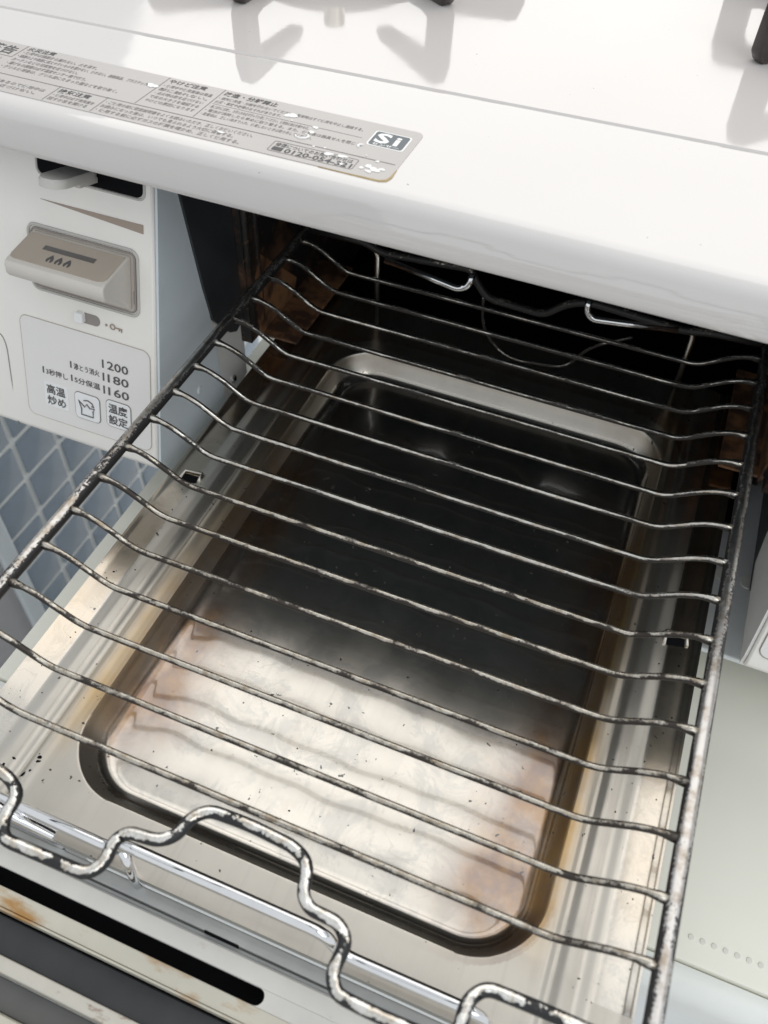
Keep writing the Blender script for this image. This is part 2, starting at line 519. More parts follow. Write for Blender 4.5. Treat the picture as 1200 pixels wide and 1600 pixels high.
def rear_top():
    xs = [-0.29, 0.61]
    V, F = [], []
    for x in xs:
        sy = seam_y(x) + 0.0004
        V += [(x, sy, 0.092), (x, sy, ZT - 0.0009), (x, sy + 0.0008, ZT), (x, 0.275, ZT), (x, 0.275, 0.092)]
    m = 5
    for k in range(m): F.append((k, (k + 1) % m, m + (k + 1) % m, m + k))
    F.append((0, 1, 2, 3, 4)); F.append((5, 6, 7, 8, 9))
    return V, F
mo('top_rear', rear_top(), M_top, stove)
mo('top_underframe', box(-0.285, 0.60, -0.1028, 0.265, 0.0800, 0.0898), M_ceil, stove)

# --- panel coordinates: u along x, v down the slope, h out of the panel
P0 = Vector((0, -0.0859, 0.0659)); VD = Vector((0, -0.0341, -0.1195)).normalized(); NN = Vector((0, VD.z, -VD.y))
def PM(u, v, h): return Vector((u, 0, 0)) + P0 + VD * v + NN * h
def PMT(u, b, h): return PM(u, -b, h)            # for lettering: b grows up the slope
def panel_prof():
    pr = [(-0.016, 0.0), (0.1275, 0.0), (0.1302, -0.0006), (0.1322, -0.0022), (0.1332, -0.0045), (0.1332, -0.016), (-0.016, -0.016)]
    return [(PM(0, v, h).y, PM(0, v, h).z) for v, h in pr]
cp = mo('control_panel', prism_x(panel_prof(), -0.285, -0.0212), M_panel, stove, True, auto=25,
        label='left control panel with taupe ignition knob, slider and printed button field')
cpr = mo('control_panel', prism_x(panel_prof(), 0.2566, 0.62), M_panel, stove, True, auto=25, label='right control panel, only its lower left corner in view')
for o in (cp, cpr):
    bv = o.modifiers.new('bevel', 'BEVEL'); bv.width = 0.0010; bv.segments = 2; bv.limit_method = 'ANGLE'; bv.angle_limit = math.radians(50)

def slab(name, poly, h0, h1, mat, parent, ch=0.0, **kw):
    return mo(name, extrude_poly(poly, lambda a, b, h: PM(a, b, h), h0, h1, ch), mat, parent, **kw)
def ring(name, poly, r, mat, parent, h=0.0, n=6):
    return mo(name, tube([PM(a, b, h) for a, b in poly], r, n, True), mat, parent, True)
# slider
ring('slider_rim', rrect(-0.0758, -0.0247, -0.0125, 0.0052, 0.0030), 0.0006, M_lever, cp)
slab('slider_slot', rrect(-0.0750, -0.0255, -0.0120, 0.0044, 0.0026), -0.0004, 0.0005, M_hole, cp)
lever_poly = rrect(-0.0575, -0.0455, -0.002, 0.0255, 0.0058)
def LM(a, b, h): return PM(a, -0.0028 + h + b * 0.02, b)
mo('slider_lever', join(extrude_poly(lever_poly, LM, 0.0034, 0.0, 0.0008), extrude_poly(rrect(-0.0490, -0.0462, -0.001, 0.012, 0.0008), LM, 0.0052, 0.003)), M_lever, cp, True, auto=35)
slab('level_wedge', [(-0.0755, 0.0152), (-0.0256, 0.0149), (-0.0256, 0.0186)], -0.0003, 0.0003, M_taupe, cp)
# ignition knob in its recess
slab('knob_recess', rrect(-0.0815, -0.0300, 0.0283, 0.0540, 0.0026), -0.0004, 0.0004, M_edge, cp)
ring('recess_rim', rrect(-0.0830, -0.0286, 0.0266, 0.0556, 0.0036), 0.0007, M_lever, cp, 0.0003)
ring('recess_rim', rrect(-0.0815, -0.0300, 0.0281, 0.0541, 0.0026), 0.0005, M_line, cp, 0.0003)
kp = [(0.0290, 0.0003), (0.0292, 0.0020), (0.0362, 0.0185), (0.0372, 0.0200), (0.0390, 0.0206), (0.0425, 0.0200), (0.0440, 0.0186), (0.0447, 0.0150), (0.0460, 0.0100), (0.0490, 0.0050), (0.0525, 0.0020), (0.0527, 0.0003)]
kprof = [(PM(0, v, h).y, PM(0, v, h).z) for v, h in kp]
knob = mo('ignition_knob', prism_x(kprof, -0.0800, -0.0318), M_knob, cp, True, auto=35)
bv = knob.modifiers.new('bevel', 'BEVEL'); bv.width = 0.0016; bv.segments = 3; bv.limit_method = 'ANGLE'; bv.angle_limit = math.radians(40)
def KM(a, t, h):                                   # sloping upper face of the knob
    A, B = Vector((0.0292, 0.0020)), Vector((0.0362, 0.0185))
    q = A.lerp(B, t)
    n = Vector((-(B.y - A.y), (B.x - A.x))).normalized()
    return PM(a, q.x + n.x * h, q.y + n.y * h)
kt = rrect(-0.0792, -0.0326, 0.06, 0.99, 0.0)
kt = [(-0.0326, 0.05), (-0.0326, 0.85), (-0.0338, 0.955), (-0.0358, 0.99), (-0.0766, 0.99), (-0.0784, 0.955), (-0.0792, 0.85), (-0.0792, 0.05)]
mo('knob_inlay', extrude_poly(kt, KM, -0.0002, 0.0004), M_knobtop, cp)
mo('knob_mark', join(extrude_poly(rrect(-0.0680, -0.0430, 0.36, 0.50, 0.0), KM, 0.0003, 0.0006)), M_burner, cp)
flames = []
for k in range(3):
    cx = -0.0612 + 0.0042 * k
    outl = [(0, 0.60), (0.0010, 0.68), (0.0016, 0.76), (0.0013, 0.83), (0.0007, 0.85), (0.0004, 0.76), (0, 0.72), (-0.0004, 0.76), (-0.0007, 0.85), (-0.0013, 0.83), (-0.0016, 0.76), (-0.0009, 0.68)]
    flames.append(extrude_poly([(cx + a, t) for a, t in outl], KM, 0.0003, 0.0006))
mo('flame_symbol', join(*flames), M_ink, cp)
slab('knob_dimple', [(-0.0318 + 0, 0)] and rrect(-0.0309, -0.0302, 0.044, 0.050, 0.0003), 0.0, 0.0006, M_line, cp)
# lock slide
slab('lock_slot', rrect(-0.0612, -0.0490, 0.0608, 0.0658, 0.0024), -0.0003, 0.0003, M_line, cp)
slab('lock_slide', rrect(-0.0608, -0.0565, 0.0606, 0.0656, 0.0012), -0.0002, 0.0028, M_white, cp, 0.0004)
key = [tube([PM(-0.0424 + 0.0012 * math.cos(a), 0.0637 + 0.0012 * math.sin(a), 0.0003) for a in [k * math.pi / 6 for k in range(12)]], 0.0003, 5, True),
       tube([PM(-0.0412, 0.0637, 0.0003), PM(-0.0375, 0.0637, 0.0003)], 0.0003, 5),
       tube([PM(-0.0378, 0.0637, 0.0003), PM(-0.0378, 0.0651, 0.0003)], 0.0003, 5),
       tube([PM(-0.0390, 0.0637, 0.0003), PM(-0.0390, 0.0648, 0.0003)], 0.0003, 5),
       extrude_poly([(-0.0457 + 0.0006 * math.cos(k), 0.0637 + 0.0006 * math.sin(k)) for k in range(6)], lambda a, b, h: PM(a, b, h), -0.0002, 0.0004)]
mo('key_symbol', join(*key), M_taupe, cp)
# button field
slab('button_field', rrect(-0.0928, -0.0236, 0.0706, 0.1222, 0.0040), -0.0003, 0.0003, M_disp, cp)
ring('field_outline', rrect(-0.0928, -0.0236, 0.0706, 0.1222, 0.0040), 0.00022, M_edge, cp, 0.0002, 5)
slab('button', rrect(-0.0822, -0.0690, 0.1018, 0.1145, 0.0012), 0.0, 0.0006, M_white, cp)
slab('button', rrect(-0.0650, -0.0514, 0.1020, 0.1157, 0.0022), 0.0, 0.0009, M_white, cp, 0.0003)
slab('button', rrect(-0.0476, -0.0344, 0.1010, 0.1148, 0.0022), 0.0, 0.0009, M_white, cp, 0.0003)
ring('button_outline', rrect(-0.0650, -0.0514, 0.1020, 0.1157, 0.0022), 0.00032, M_inkl, cp, 0.0004, 5)
ring('button_outline', rrect(-0.0476, -0.0344, 0.1010, 0.1148, 0.0022), 0.00032, M_inkl, cp, 0.0004, 5)
tx = []
for s, v in (('200', 0.0852), ('180', 0.0918), ('160', 0.0984)):
    tx.append(text(s, PMT, -0.0462, -v, 0.0058, 0.0112, 0.0005, 0.012))
    tx.append(extrude_poly([(-0.0488, v - 0.0040), (-0.0481, v - 0.0040), (-0.0481, v), (-0.0488, v)], lambda a, b, h: PM(a, b, h), 0.0002, 0.0006))
for s, v, a, w in (('沸とう消火', 0.0903, -0.0646, 0.0140), ('5分保温', 0.0972, -0.0646, 0.0140), ('3秒押し', 0.0975, -0.0805, 0.0122)):
    tx.append(text(s, PMT, a, -v, 0.0034, w, 0.0005, 0.012))
    tx.append(extrude_poly([(a - 0.0018, v - 0.0032), (a - 0.0012, v - 0.0032), (a - 0.0012, v), (a - 0.0018, v)], lambda p, q, h: PM(p, q, h), 0.0002, 0.0006))
for s, v, a, h in (('高温', 0.1072, -0.0808, 0.0008), ('炒め', 0.1130, -0.0808, 0.0008), ('温度', 0.1068, -0.0462, 0.0011), ('設定', 0.1128, -0.0462, 0.0011)):
    tx.append(text(s, PMT, a, -v, 0.0052, 0.0104, h, 0.018))
mo('panel_lettering', join(*tx), M_ink, cp)
pot = []
def pl(pts, closed=False): pot.append(tube([PM(-0.0582 + a, 0.1090 + b, 0.0011) for a, b in pts], 0.0003, 5, closed))
pl([(-0.0033, 0.0042), (0.0033, 0.0042), (0.0033, 0.0010), (0.0042, -0.0006), (0.0016, -0.0002), (0.0000, -0.0020), (-0.0012, -0.0002), (-0.0044, -0.0030), (-0.0030, 0.0012)], True)
pl([(-0.0016, -0.0036), (0.0006, -0.0042), (0.0030, -0.0032), (0.0038, -0.0014), (0.0026, -0.0016)])
mo('kettle_symbol', join(*pot), M_ink, cp)
mo('panel_seam', tube(fillet([PM(-0.20, 0.083, 0.0), PM(-0.1045, 0.0838, 0.0), PM(-0.1022, 0.0900, 0.0), PM(-0.1018, 0.1063, 0.0), PM(-0.1016, 0.1325, -0.0012)], 0.004), 0.00035, 5), M_line, cp, True)
slab('button_field', rrect(0.2590, 0.33, 0.0700, 0.1235, 0.0040), -0.0003, 0.0003, M_disp, cpr)
ring('field_outline', rrect(0.2590, 0.33, 0.0700, 0.1235, 0.0040), 0.0003, M_line, cpr, 0.0002, 5)

# --- warning label on the top
lab = mo('warning_label', extrude_poly(rrect(-0.240, 0.0828, -0.0994, -0.0622, 0.0028), lambda a, b, h: (a, b, ZT + h), -0.0001, 0.00025),
         plain('label_film', (0.505, 0.475, 0.455), 0.32, var=0.03, scale=40), stove, label='grey beige printed warning label, scuffed at its right end')
mm = 0.001
def FM(a, b, h): return Vector((a, b, ZT + 0.0003 + h))
def bar(x0, y0, x1, y1, w):
    d = Vector((x1 - x0, y1 - y0)); n = Vector((-d.y, d.x)).normalized() * w / 2
    return [tuple(FM(*p, 0.00002)) for p in ((x0 + n.x, y0 + n.y), (x1 + n.x, y1 + n.y), (x1 - n.x, y1 - n.y), (x0 - n.x, y0 - n.y))], [(0, 1, 2, 3)]
ln = [bar(-0.235, -0.0868, 0.0812, -0.0876, 0.0004), bar(-0.0853, -0.0625, -0.0853, -0.0735, 0.0003), bar(-0.0208, -0.0625, -0.0214, -0.0866, 0.0003),
      bar(0.0030, -0.0625, 0.0028, -0.0866, 0.0003), bar(-0.0528, -0.0868, -0.0528, -0.0990, 0.0003), bar(-0.0323, -0.0868, -0.0323, -0.0990, 0.0003),
      bar(0.0040, -0.0745, 0.0637, -0.0748, 0.0002), bar(-0.0853, -0.0735, -0.12, -0.0735, 0.0003)]
c = rrect(0.0374, 0.0690, -0.0968, -0.0898, 0.0008)
for i in range(len(c)):
    ln.append(bar(*c[i - 1], *c[i], 0.00028))
mo('ruled_lines', join(*ln), M_inkl, lab)
T = []
def L(s, x, y, size, w=None, bold=0.0): T.append(text(s, FM, x, y, size, w, 0.00002, bold))
rows1 = ['・使用中は機器から離れない。火を消す。', '・機器の上や周囲に燃えやすいものを置かない、使わない。樹脂製品、プラスチック製', '　カーテンなどの可燃物を近づけない。', '・揚げもの調理は必ず温度センサー側で行う。', '・グリル使用後は、グリル皿にたまった脂などを取り除く。']
ws = [0.034, 0.060, 0.030, 0.036, 0.052]
for k, s in enumerate(rows1): L(s, -0.0838, -0.0690 - 0.0034 * k, 0.0027, ws[k], 0.006)
for k in range(4): L('油の加熱に注意する。その場を離れない', -0.132, -0.0770 - 0.0027 * k, 0.0024, 0.044, 0.006)
L('・やけどのおそれがあるので使用中は', -0.098, -0.0935, 0.0025, 0.042, 0.006); L('　高温部に手や顔を近づけない。', -0.098, -0.0966, 0.0025, 0.040, 0.006)
for k, s in enumerate(['・使用中や使用直後は高温', '　部に触れない。', '・点火時は顔を近づけない', '　で炎の大きさを確認する', '　やけどの原因になります']): L(s, -0.0196, -0.0702 - 0.0033 * k, 0.0026, 0.0205, 0.006)
for k, s in enumerate(['・絶対に改造・分解を行わないでください。異常時はすぐ使用を中止し連絡する。', '　火災・事故や故障のおそれがあります。', '・煮こぼれに注意し、お手入れを必ず行って使用してください。使用後は消火を確かめる。', '・電池が消耗したら早めに取り替える。また、使用後は器具せんを閉じる。', '・乾電池は、正しい向きで入れ、使用しないときは取り外してください。']):
    L(s, 0.0040, -0.0702 - (0.0031 * k + (0.0012 if k > 1 else 0)), 0.0024, [0.058, 0.027, 0.040, 0.062, 0.044][k], 0.006)
L('・使用中は必ず換気扇を', -0.0516, -0.0945, 0.0025, 0.0175, 0.006); L('　回すか窓を開ける', -0.0516, -0.0975, 0.0025, 0.0165, 0.006)
L('・ご使用の前に取扱説明書をよくお読みいただき、正しくお使いください。', -0.0312, -0.0912, 0.0026, 0.060, 0.006)
L('　お読みになった後は、いつでも見られるよう大切に保管する。', -0.0312, -0.0944, 0.0026, 0.054, 0.006)
L('・使用する前に必ずガスの種類を確かめ、正しく使用する。', -0.0312, -0.0976, 0.0026, 0.058, 0.006)
mo('fine_print', join(*T), M_inkl, lab, kind='stuff')
T = []
L('警告', -0.1000, -0.0712, 0.0076, 0.0130, 0.02)
L('火災注意', -0.0838, -0.0658, 0.0033, 0.0125, 0.02)
L('やけど注意', -0.0196, -0.0664, 0.0034, 0.0160, 0.02)
L('改造・分解禁止', 0.0042, -0.0666, 0.0034, 0.0220, 0.02)
L('やけど注意', -0.098, -0.0904, 0.0033, 0.0180, 0.02)
L('換気注意', -0.0516, -0.0912, 0.0034, 0.0135, 0.02)
L('修理についてのお問い合わせは', 0.0385, -0.0928, 0.0027, 0.0290, 0.01)
L('0120-054-321', 0.0432, -0.0962, 0.0040, 0.0250, 0.025)
T.append(extrude_poly(rrect(0.0385, 0.0424, -0.0961, -0.0935, 0.0004), FM, 0.0, 0.00002))
for q in T: mo('bold_print', q, M_ink, lab)
mo('sensor_mark_border', extrude_poly(rrect(0.0664, 0.0802, -0.0784, -0.0674, 0.0012), FM, -0.0001, 0.00005), M_scuff, lab)
mo('sensor_mark', extrude_poly(rrect(0.0670, 0.0796, -0.0779, -0.0679, 0.0010), FM, -0.0001, 0.00010), M_logo, lab)
T = [text('S', FM, 0.0680, -0.0755, 0.0096, 0.0056, 0.00013, 0.03), text('i', FM, 0.0752, -0.0755, 0.0090, 0.0020, 0.00013, 0.03), text('センサー', FM, 0.0683, -0.0776, 0.0019, 0.0100, 0.00013, 0.02)]
mo('sensor_mark_lettering', join(*T), M_scuff, lab)
def blob(cx, cy, r, n=18, jag=0.35, sx=1.0):
    ph = [random.random() * 6.28 for _ in range(4)]
    out = []
    for k in range(n):
        a = 2 * math.pi * k / n
        q = r * (1 + jag * (0.5 * math.sin(2 * a + ph[0]) + 0.35 * math.sin(3 * a + ph[1]) + 0.3 * math.sin(5 * a + ph[2]) + 0.25 * math.sin(8 * a + ph[3])))
        out.append((cx + q * math.cos(a) * sx, cy + q * math.sin(a)))
    return extrude_poly(out, FM, 0.00002, 0.00016)
sc = []
for x, y, r, sx in ((-23.4, -71.5, 1.5, 1.5), (-25.6, -71.6, .5, 1), (34.1, -70.6, 1.5, 1.5), (45.9, -75.2, .8, 1.3), (46.1, -78.9, .8, 1.4), (57.8, -90.6, .9, 1.8), (62.8, -90.1, .9, 1.8), (75, -88.2, .6, 1),
                    (17.4, -92.8, .5, 3), (73.5, -92.5, .9, 1.6), (76.2, -93.8, 1.3, 1.4), (78.4, -92.6, .8, 1.2), (71.6, -94.4, .6, 1.5), (74.6, -95.6, .8, 1.4), (51, -88, .4, 1.2), (55, -87.2, .35, 1), (36, -74, .35, 1), (70, -86, .3, 1), (64.5, -95, .5, 1.5)):
    sc.append(blob(x * mm, y * mm, r * mm, sx=sx))
for cx, cy, r, a0, a1 in ((44.0, -82.6, 2.4, -170, 75), (66.2, -80.6, 1.6, 80, 240)):
    pts = [FM((cx + r * math.cos(math.radians(a0 + (a1 - a0) * k / 12))) * mm, (cy + r * 0.8 * math.sin(math.radians(a0 + (a1 - a0) * k / 12))) * mm, 0.00004) for k in range(13)]
    sc.append(tube(pts, 0.00045, 6, rf=lambda t: 0.5 + math.sin(t * 3.1) * 0.6))
mo('worn_spots', join(*sc), M_scuff, lab, kind='stuff')
mo('stained_edge', tube([(0.058, -0.0996, ZT + 0.0001), (0.0800, -0.0996, ZT + 0.0001), (0.0822, -0.0985, ZT + 0.0001), (0.0830, -0.0960, ZT + 0.0001), (0.0829, -0.0905, ZT + 0.0001)], 0.00042, 6, rf=lambda t: 0.4 + 0.9 * math.sin(3.1 * t)),
   plain('yellowed_glue', (0.50, 0.38, 0.19), 0.5, var=0.2, scale=200), lab, True)

# --- sheets beside the opening and the chamber
def yz_sheet(poly, x0, x1): return prism_x(poly, x0, x1)
mo('side_sheet', yz_sheet([(-0.0806, 0.0795), (-0.0745, 0.0795), (-0.0615, -0.0010), (-0.0585, -0.045), (-0.0570, -0.0790), (-0.1130, -0.0700), (-0.1200, -0.0620), (-0.1190, -0.0560)], -0.0210, -0.0198), M_sheet, stove,
   label='painted sheet beside the grill opening, bluish light put into its colour')
mo('side_sheet', yz_sheet([(-0.0806, 0.0795), (-0.0500, 0.0795), (-0.0520, -0.0430), (-0.0640, -0.0605), (-0.1195, -0.0625), (-0.1190, -0.0560)], 0.2552, 0.2564), M_sheetw, stove)
mo('liner_edge', yz_sheet([(-0.0745, 0.0795), (-0.0330, 0.0795), (-0.0330, -0.0320), (-0.0405, -0.0345), (-0.0465, -0.0310), (-0.0600, -0.0145), (-0.0640, 0.0060)], -0.0200, -0.0185), M_black, stove)
mo('inner_sheet', yz_sheet([(-0.0575, -0.0160), (-0.0300, -0.0250), (-0.0310, -0.0700), (-0.0570, -0.0790)], -0.0235, -0.0210), M_sheetw, stove)
mo('inner_sheet', yz_sheet([(-0.0510, 0.0790), (-0.0300, 0.0790), (-0.0310, -0.0300), (-0.0510, -0.0440)], 0.2570, 0.2600), M_black, stove)
for sx, x0, x1 in ((-1, -0.0210, -0.0150), (1, 0.2500, 0.2560)):
    mo('chamber_wall', yz_sheet([(-0.0325, 0.0795), (0.13, 0.0795), (0.13, -0.0830), (0.010, -0.0830), (0.0050, -0.0500), (-0.0050, -0.0480), (-0.0325, -0.0470)], x0, x1), M_liner, stove)
    # pressed rib of the liner and its rail
    xr = -0.0150 if sx < 0 else 0.2500
    mo('wall_rib', tube(fillet([(xr, -0.0290, -0.040), (xr, -0.0290, 0.055), (xr, -0.015, 0.072), (xr, 0.10, 0.072)], 0.012), 0.0022, 8), M_liner, stove, True)
    mo('wall_rib', tube(fillet([(xr, -0.0190, -0.040), (xr, -0.0190, 0.048), (xr, -0.008, 0.062), (xr, 0.10, 0.062)], 0.010), 0.0018, 8), M_liner, stove, True)
    mo('tray_runner', box(min(xr, xr - sx * 0.021), max(xr, xr - sx * 0.021), -0.022, 0.055, -0.0490, -0.0475, 0.0004), M_rustb, stove)
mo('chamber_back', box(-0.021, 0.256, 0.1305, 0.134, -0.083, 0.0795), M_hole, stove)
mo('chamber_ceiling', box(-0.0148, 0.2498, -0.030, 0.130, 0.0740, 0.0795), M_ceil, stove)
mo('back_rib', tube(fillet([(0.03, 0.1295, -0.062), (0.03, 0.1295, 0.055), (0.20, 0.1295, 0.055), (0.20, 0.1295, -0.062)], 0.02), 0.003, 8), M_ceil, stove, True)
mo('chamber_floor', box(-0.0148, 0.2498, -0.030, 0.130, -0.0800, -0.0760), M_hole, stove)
mo('rust_plate', yz_sheet([(-0.0180, -0.0010), (0.0200, -0.0380), (0.0150, -0.0470), (-0.0230, -0.0465), (-0.0270, -0.0200)], -0.0150, -0.0135), M_rustb, stove)
mo('rust_plate', yz_sheet([(-0.0150, -0.0150), (0.0300, -0.0380), (0.0250, -0.0470), (-0.0270, -0.0465), (-0.0290, -0.0300)], 0.2470, 0.2490), M_rustb, stove)
mo('sheet_screw', extrude_poly([(0.0024 * math.cos(k * math.pi / 5), 0.0024 * math.sin(k * math.pi / 5)) for k in range(10)], lambda a, b, h: (-0.0210 + h, -0.0460 + a, -0.0630 + b), -0.0005, 0.0014, 0.0006), M_chrome, stove, True, auto=40)
mo('sheet_screw', extrude_poly([(0.0022 * math.cos(k * math.pi / 5), 0.0022 * math.sin(k * math.pi / 5)) for k in range(10)], lambda a, b, h: (-0.0203 + h, -0.0790 + a, -0.0440 + b), -0.0005, 0.0012, 0.0006), M_sheet, stove, True, auto=40)
# base pan under the grill
mo('base_pan', box(-0.0245, 0.60, -0.1010, 0.27, -0.0880, -0.0850, 0.0008), M_base, stove)
hole = None
for k in range(3):
    poly = [(0.0031 * math.cos(a * math.pi / 8), 0.0042 * math.sin(a * math.pi / 8)) for a in range(16)]
    if hole is None:
        hole = mo('vent_hole', extrude_poly(poly, lambda a, b, h: (0.2472 + a, -0.0548 + b, -0.0850 + h), -0.0002, 0.0004), M_cabe, stove)
    else:
        copy_at(hole, stove, (0.0118 * k, 0, 0))
mo('body_shell', box(-0.285, -0.0250, -0.060, 0.10, -0.055, 0.0795), M_base, stove)
mo('body_shell', box(0.2605, 0.60, -0.060, 0.27, -0.0845, 0.0795), M_black, stove)
mo('stove_foot', box(-0.015, 0.010, -0.06, -0.03, -0.110, -0.0882, 0.002), M_black, stove)
mo('stove_foot', box(0.300, 0.325, -0.02, 0.01, -0.110, -0.0882, 0.002), M_black, stove)

# ------------------------------------------------------------------ burners and trivets (their mirror image shows in the top)
def trivet(cx, cy, r, angs, h, label):
    t = thing('trivet', label, 'trivet', (cx, cy, ZT), 'trivets on the stove top')
    q = r - 0.027
    ringpts = [(cx + q * math.cos(a * math.pi / 24), cy + q * math.sin(a * math.pi / 24), ZT + 0.0045) for a in range(48)]
    mo('ring', tube(ringpts, 0.0036, 8, True), M_iron, t, True)
    for a in angs:
        ca, sa = math.cos(math.radians(a)), math.sin(math.radians(a))
        def AM(d, z, s): return Vector((cx + d * ca - s * sa, cy + d * sa + s * ca, ZT + z))
        outl = [(r - 0.006, 0.0), (r + 0.004, 0.0), (r + 0.0065, 0.004), (r + 0.006, h * 0.75), (r + 0.003, h - 0.001), (r - 0.002, h), (r * 0.52, h - 0.004), (r * 0.47, h - 0.007), (r * 0.47, h - 0.010), (r * 0.52, h - 0.011), (r - 0.010, h - 0.012), (r - 0.0075, h - 0.016), (r - 0.0070, 0.008), (r - 0.012, 0.0065), (r - 0.027, 0.0065), (r - 0.027, 0.0025), (r - 0.010, 0.0022)]
        vf = extrude_poly(outl, lambda d, z, s: AM(d, z, s), -0.0036, 0.0036)
        o = mo('arm', vf, M_iron, t, True, auto=40)
        bv = o.modifiers.new('bevel', 'BEVEL'); bv.width = 0.0018; bv.segments = 3; bv.limit_method = 'ANGLE'
    return t
trivet(-0.0300, 0.1150, 0.095, (-92, -36, 24, 84, 144, 204), 0.036, 'dark brown enamel trivet above the warning label, two feet in view')
trivet(0.2550, 0.1200, 0.089, (-138, -78, -18, 42, 102, 162), 0.036, 'dark brown enamel trivet at the top right corner, one foot in view')
def burner(cx, cy, r, label):
    t = thing('burner', label, 'burner', (cx, cy, ZT), 'burners on the stove top')
    def ringv(zr):
        V, F = [], []
        n = 40
        for z, q in zr:
            V += [(cx + q * math.cos(2 * math.pi * k / n), cy + q * math.sin(2 * math.pi * k / n), ZT + z) for k in range(n)]
        for i in range(len(zr) - 1):
            for k in range(n): F.append((i * n + k, i * n + (k + 1) % n, (i + 1) * n + (k + 1) % n, (i + 1) * n + k))
        F.append(tuple(range(n))); F.append(tuple((len(zr) - 1) * n + k for k in range(n)))
        return V, F
    mo('body', ringv([(0.0, r + 0.008), (0.003, r + 0.008), (0.005, r), (0.014, r)]), M_burner, t, True, auto=40)
    mo('cap', ringv([(0.0142, r + 0.003), (0.018, r + 0.003), (0.0205, r), (0.0212, r * 0.5), (0.0212, 0.004)]), M_iron, t, True, auto=40)
    mo('igniter', ringv([(0.0, 0.004), (0.01, 0.004)]) if False else tube([(cx + 0.020, cy - r - 0.008, ZT), (cx + 0.020, cy - r - 0.008, ZT + 0.019), (cx + 0.020, cy - r - 0.008, ZT + 0.021)], 0.0052, 12), M_brass, t, True, auto=40)
burner(-0.0300, 0.1150, 0.040, 'round gas burner inside the trivet above the warning label')
burner(0.2550, 0.1200, 0.040, 'round gas burner inside the top right trivet')

# ------------------------------------------------------------------ grill pan (stainless tray)
def sst(a, b, x):
    t = max(0.0, min(1.0, (x - a) / (b - a))); return t * t * (3 - 2 * t)
X0, X1, Y0, Y1 = -0.0105, 0.2378, -0.2895, 0.040
BX0, BX1, BY0, BY1, BR = 0.0270, 0.2045, -0.2705, -0.0020, 0.026
def basin_d(x, y):
    cx, cy = (BX0 + BX1) / 2, (BY0 + BY1) / 2
    hx, hy = (BX1 - BX0) / 2 - BR, (BY1 - BY0) / 2 - BR
    qx, qy = abs(x - cx) - hx, abs(y - cy) - hy
    return math.hypot(max(qx, 0), max(qy, 0)) + min(max(qx, qy), 0) - BR
def rib(s, c, w):
    t = abs(s - c) / w
    return 0.5 * (1 + math.cos(math.pi * t)) if t < 1 else 0.0
def tray_z(x, y):
    s = min(x - X0, X1 - x)
    z = -0.0550
    z += 0.0016 * sst(0.0130, 0.0190, s) * (1 - sst(0.0220, 0.0265, s))      # raised runner
    z -= 0.0009 * rib(s, 0.0262, 0.0028)
    z += 0.0005 * rib(s, 0.0300, 0.0034)
    z += 0.0006 * sst(0.004, 0.0, s)
    d = basin_d(x, y)
    t = max(0.0, min(1.0, (0.0006 - d) / 0.0125))
    z -= 0.0130 * (1 - (1 - t) ** 3.0) * sst(0.0, 0.10, t)
    if d < -0.012:
        z += (0.00035 * math.sin(x * 38 + 0.6) * math.sin(y * 27 + 0.9) + 0.00011 * math.sin(x * 105 + y * 30 + 1.5 * math.sin(y * 40)) + 0.00004 * math.sin(x * 240 - y * 90)) * sst(-0.015, -0.03, d)
    return z
def axis(a, b, zones):
    out = [a]
    while out[-1] < b - 1e-6:
        x = out[-1]; st = 0.0026
        for c0, c1, q in zones:
            if c0 <= x <= c1: st = min(st, q)
        out.append(min(b, x + st))
    return out
xs = axis(X0, X1, [(X0, 0.058, 0.00085), (0.172, X1, 0.00085), (0.026, 0.040, 0.0005), (0.191, 0.206, 0.0005)])
ys = axis(Y0, Y1, [(Y0, -0.240, 0.00095), (-0.035, 0.004, 0.00095), (-0.2725, -0.257, 0.0005), (-0.016, 0.0, 0.0005)])
V = [(x, y, tray_z(x, y)) for y in ys for x in xs]
nx, ny = len(xs), len(ys)
F = [(j * nx + i, j * nx + i + 1, (j + 1) * nx + i + 1, (j + 1) * nx + i) for j in range(ny - 1) for i in range(nx - 1)]
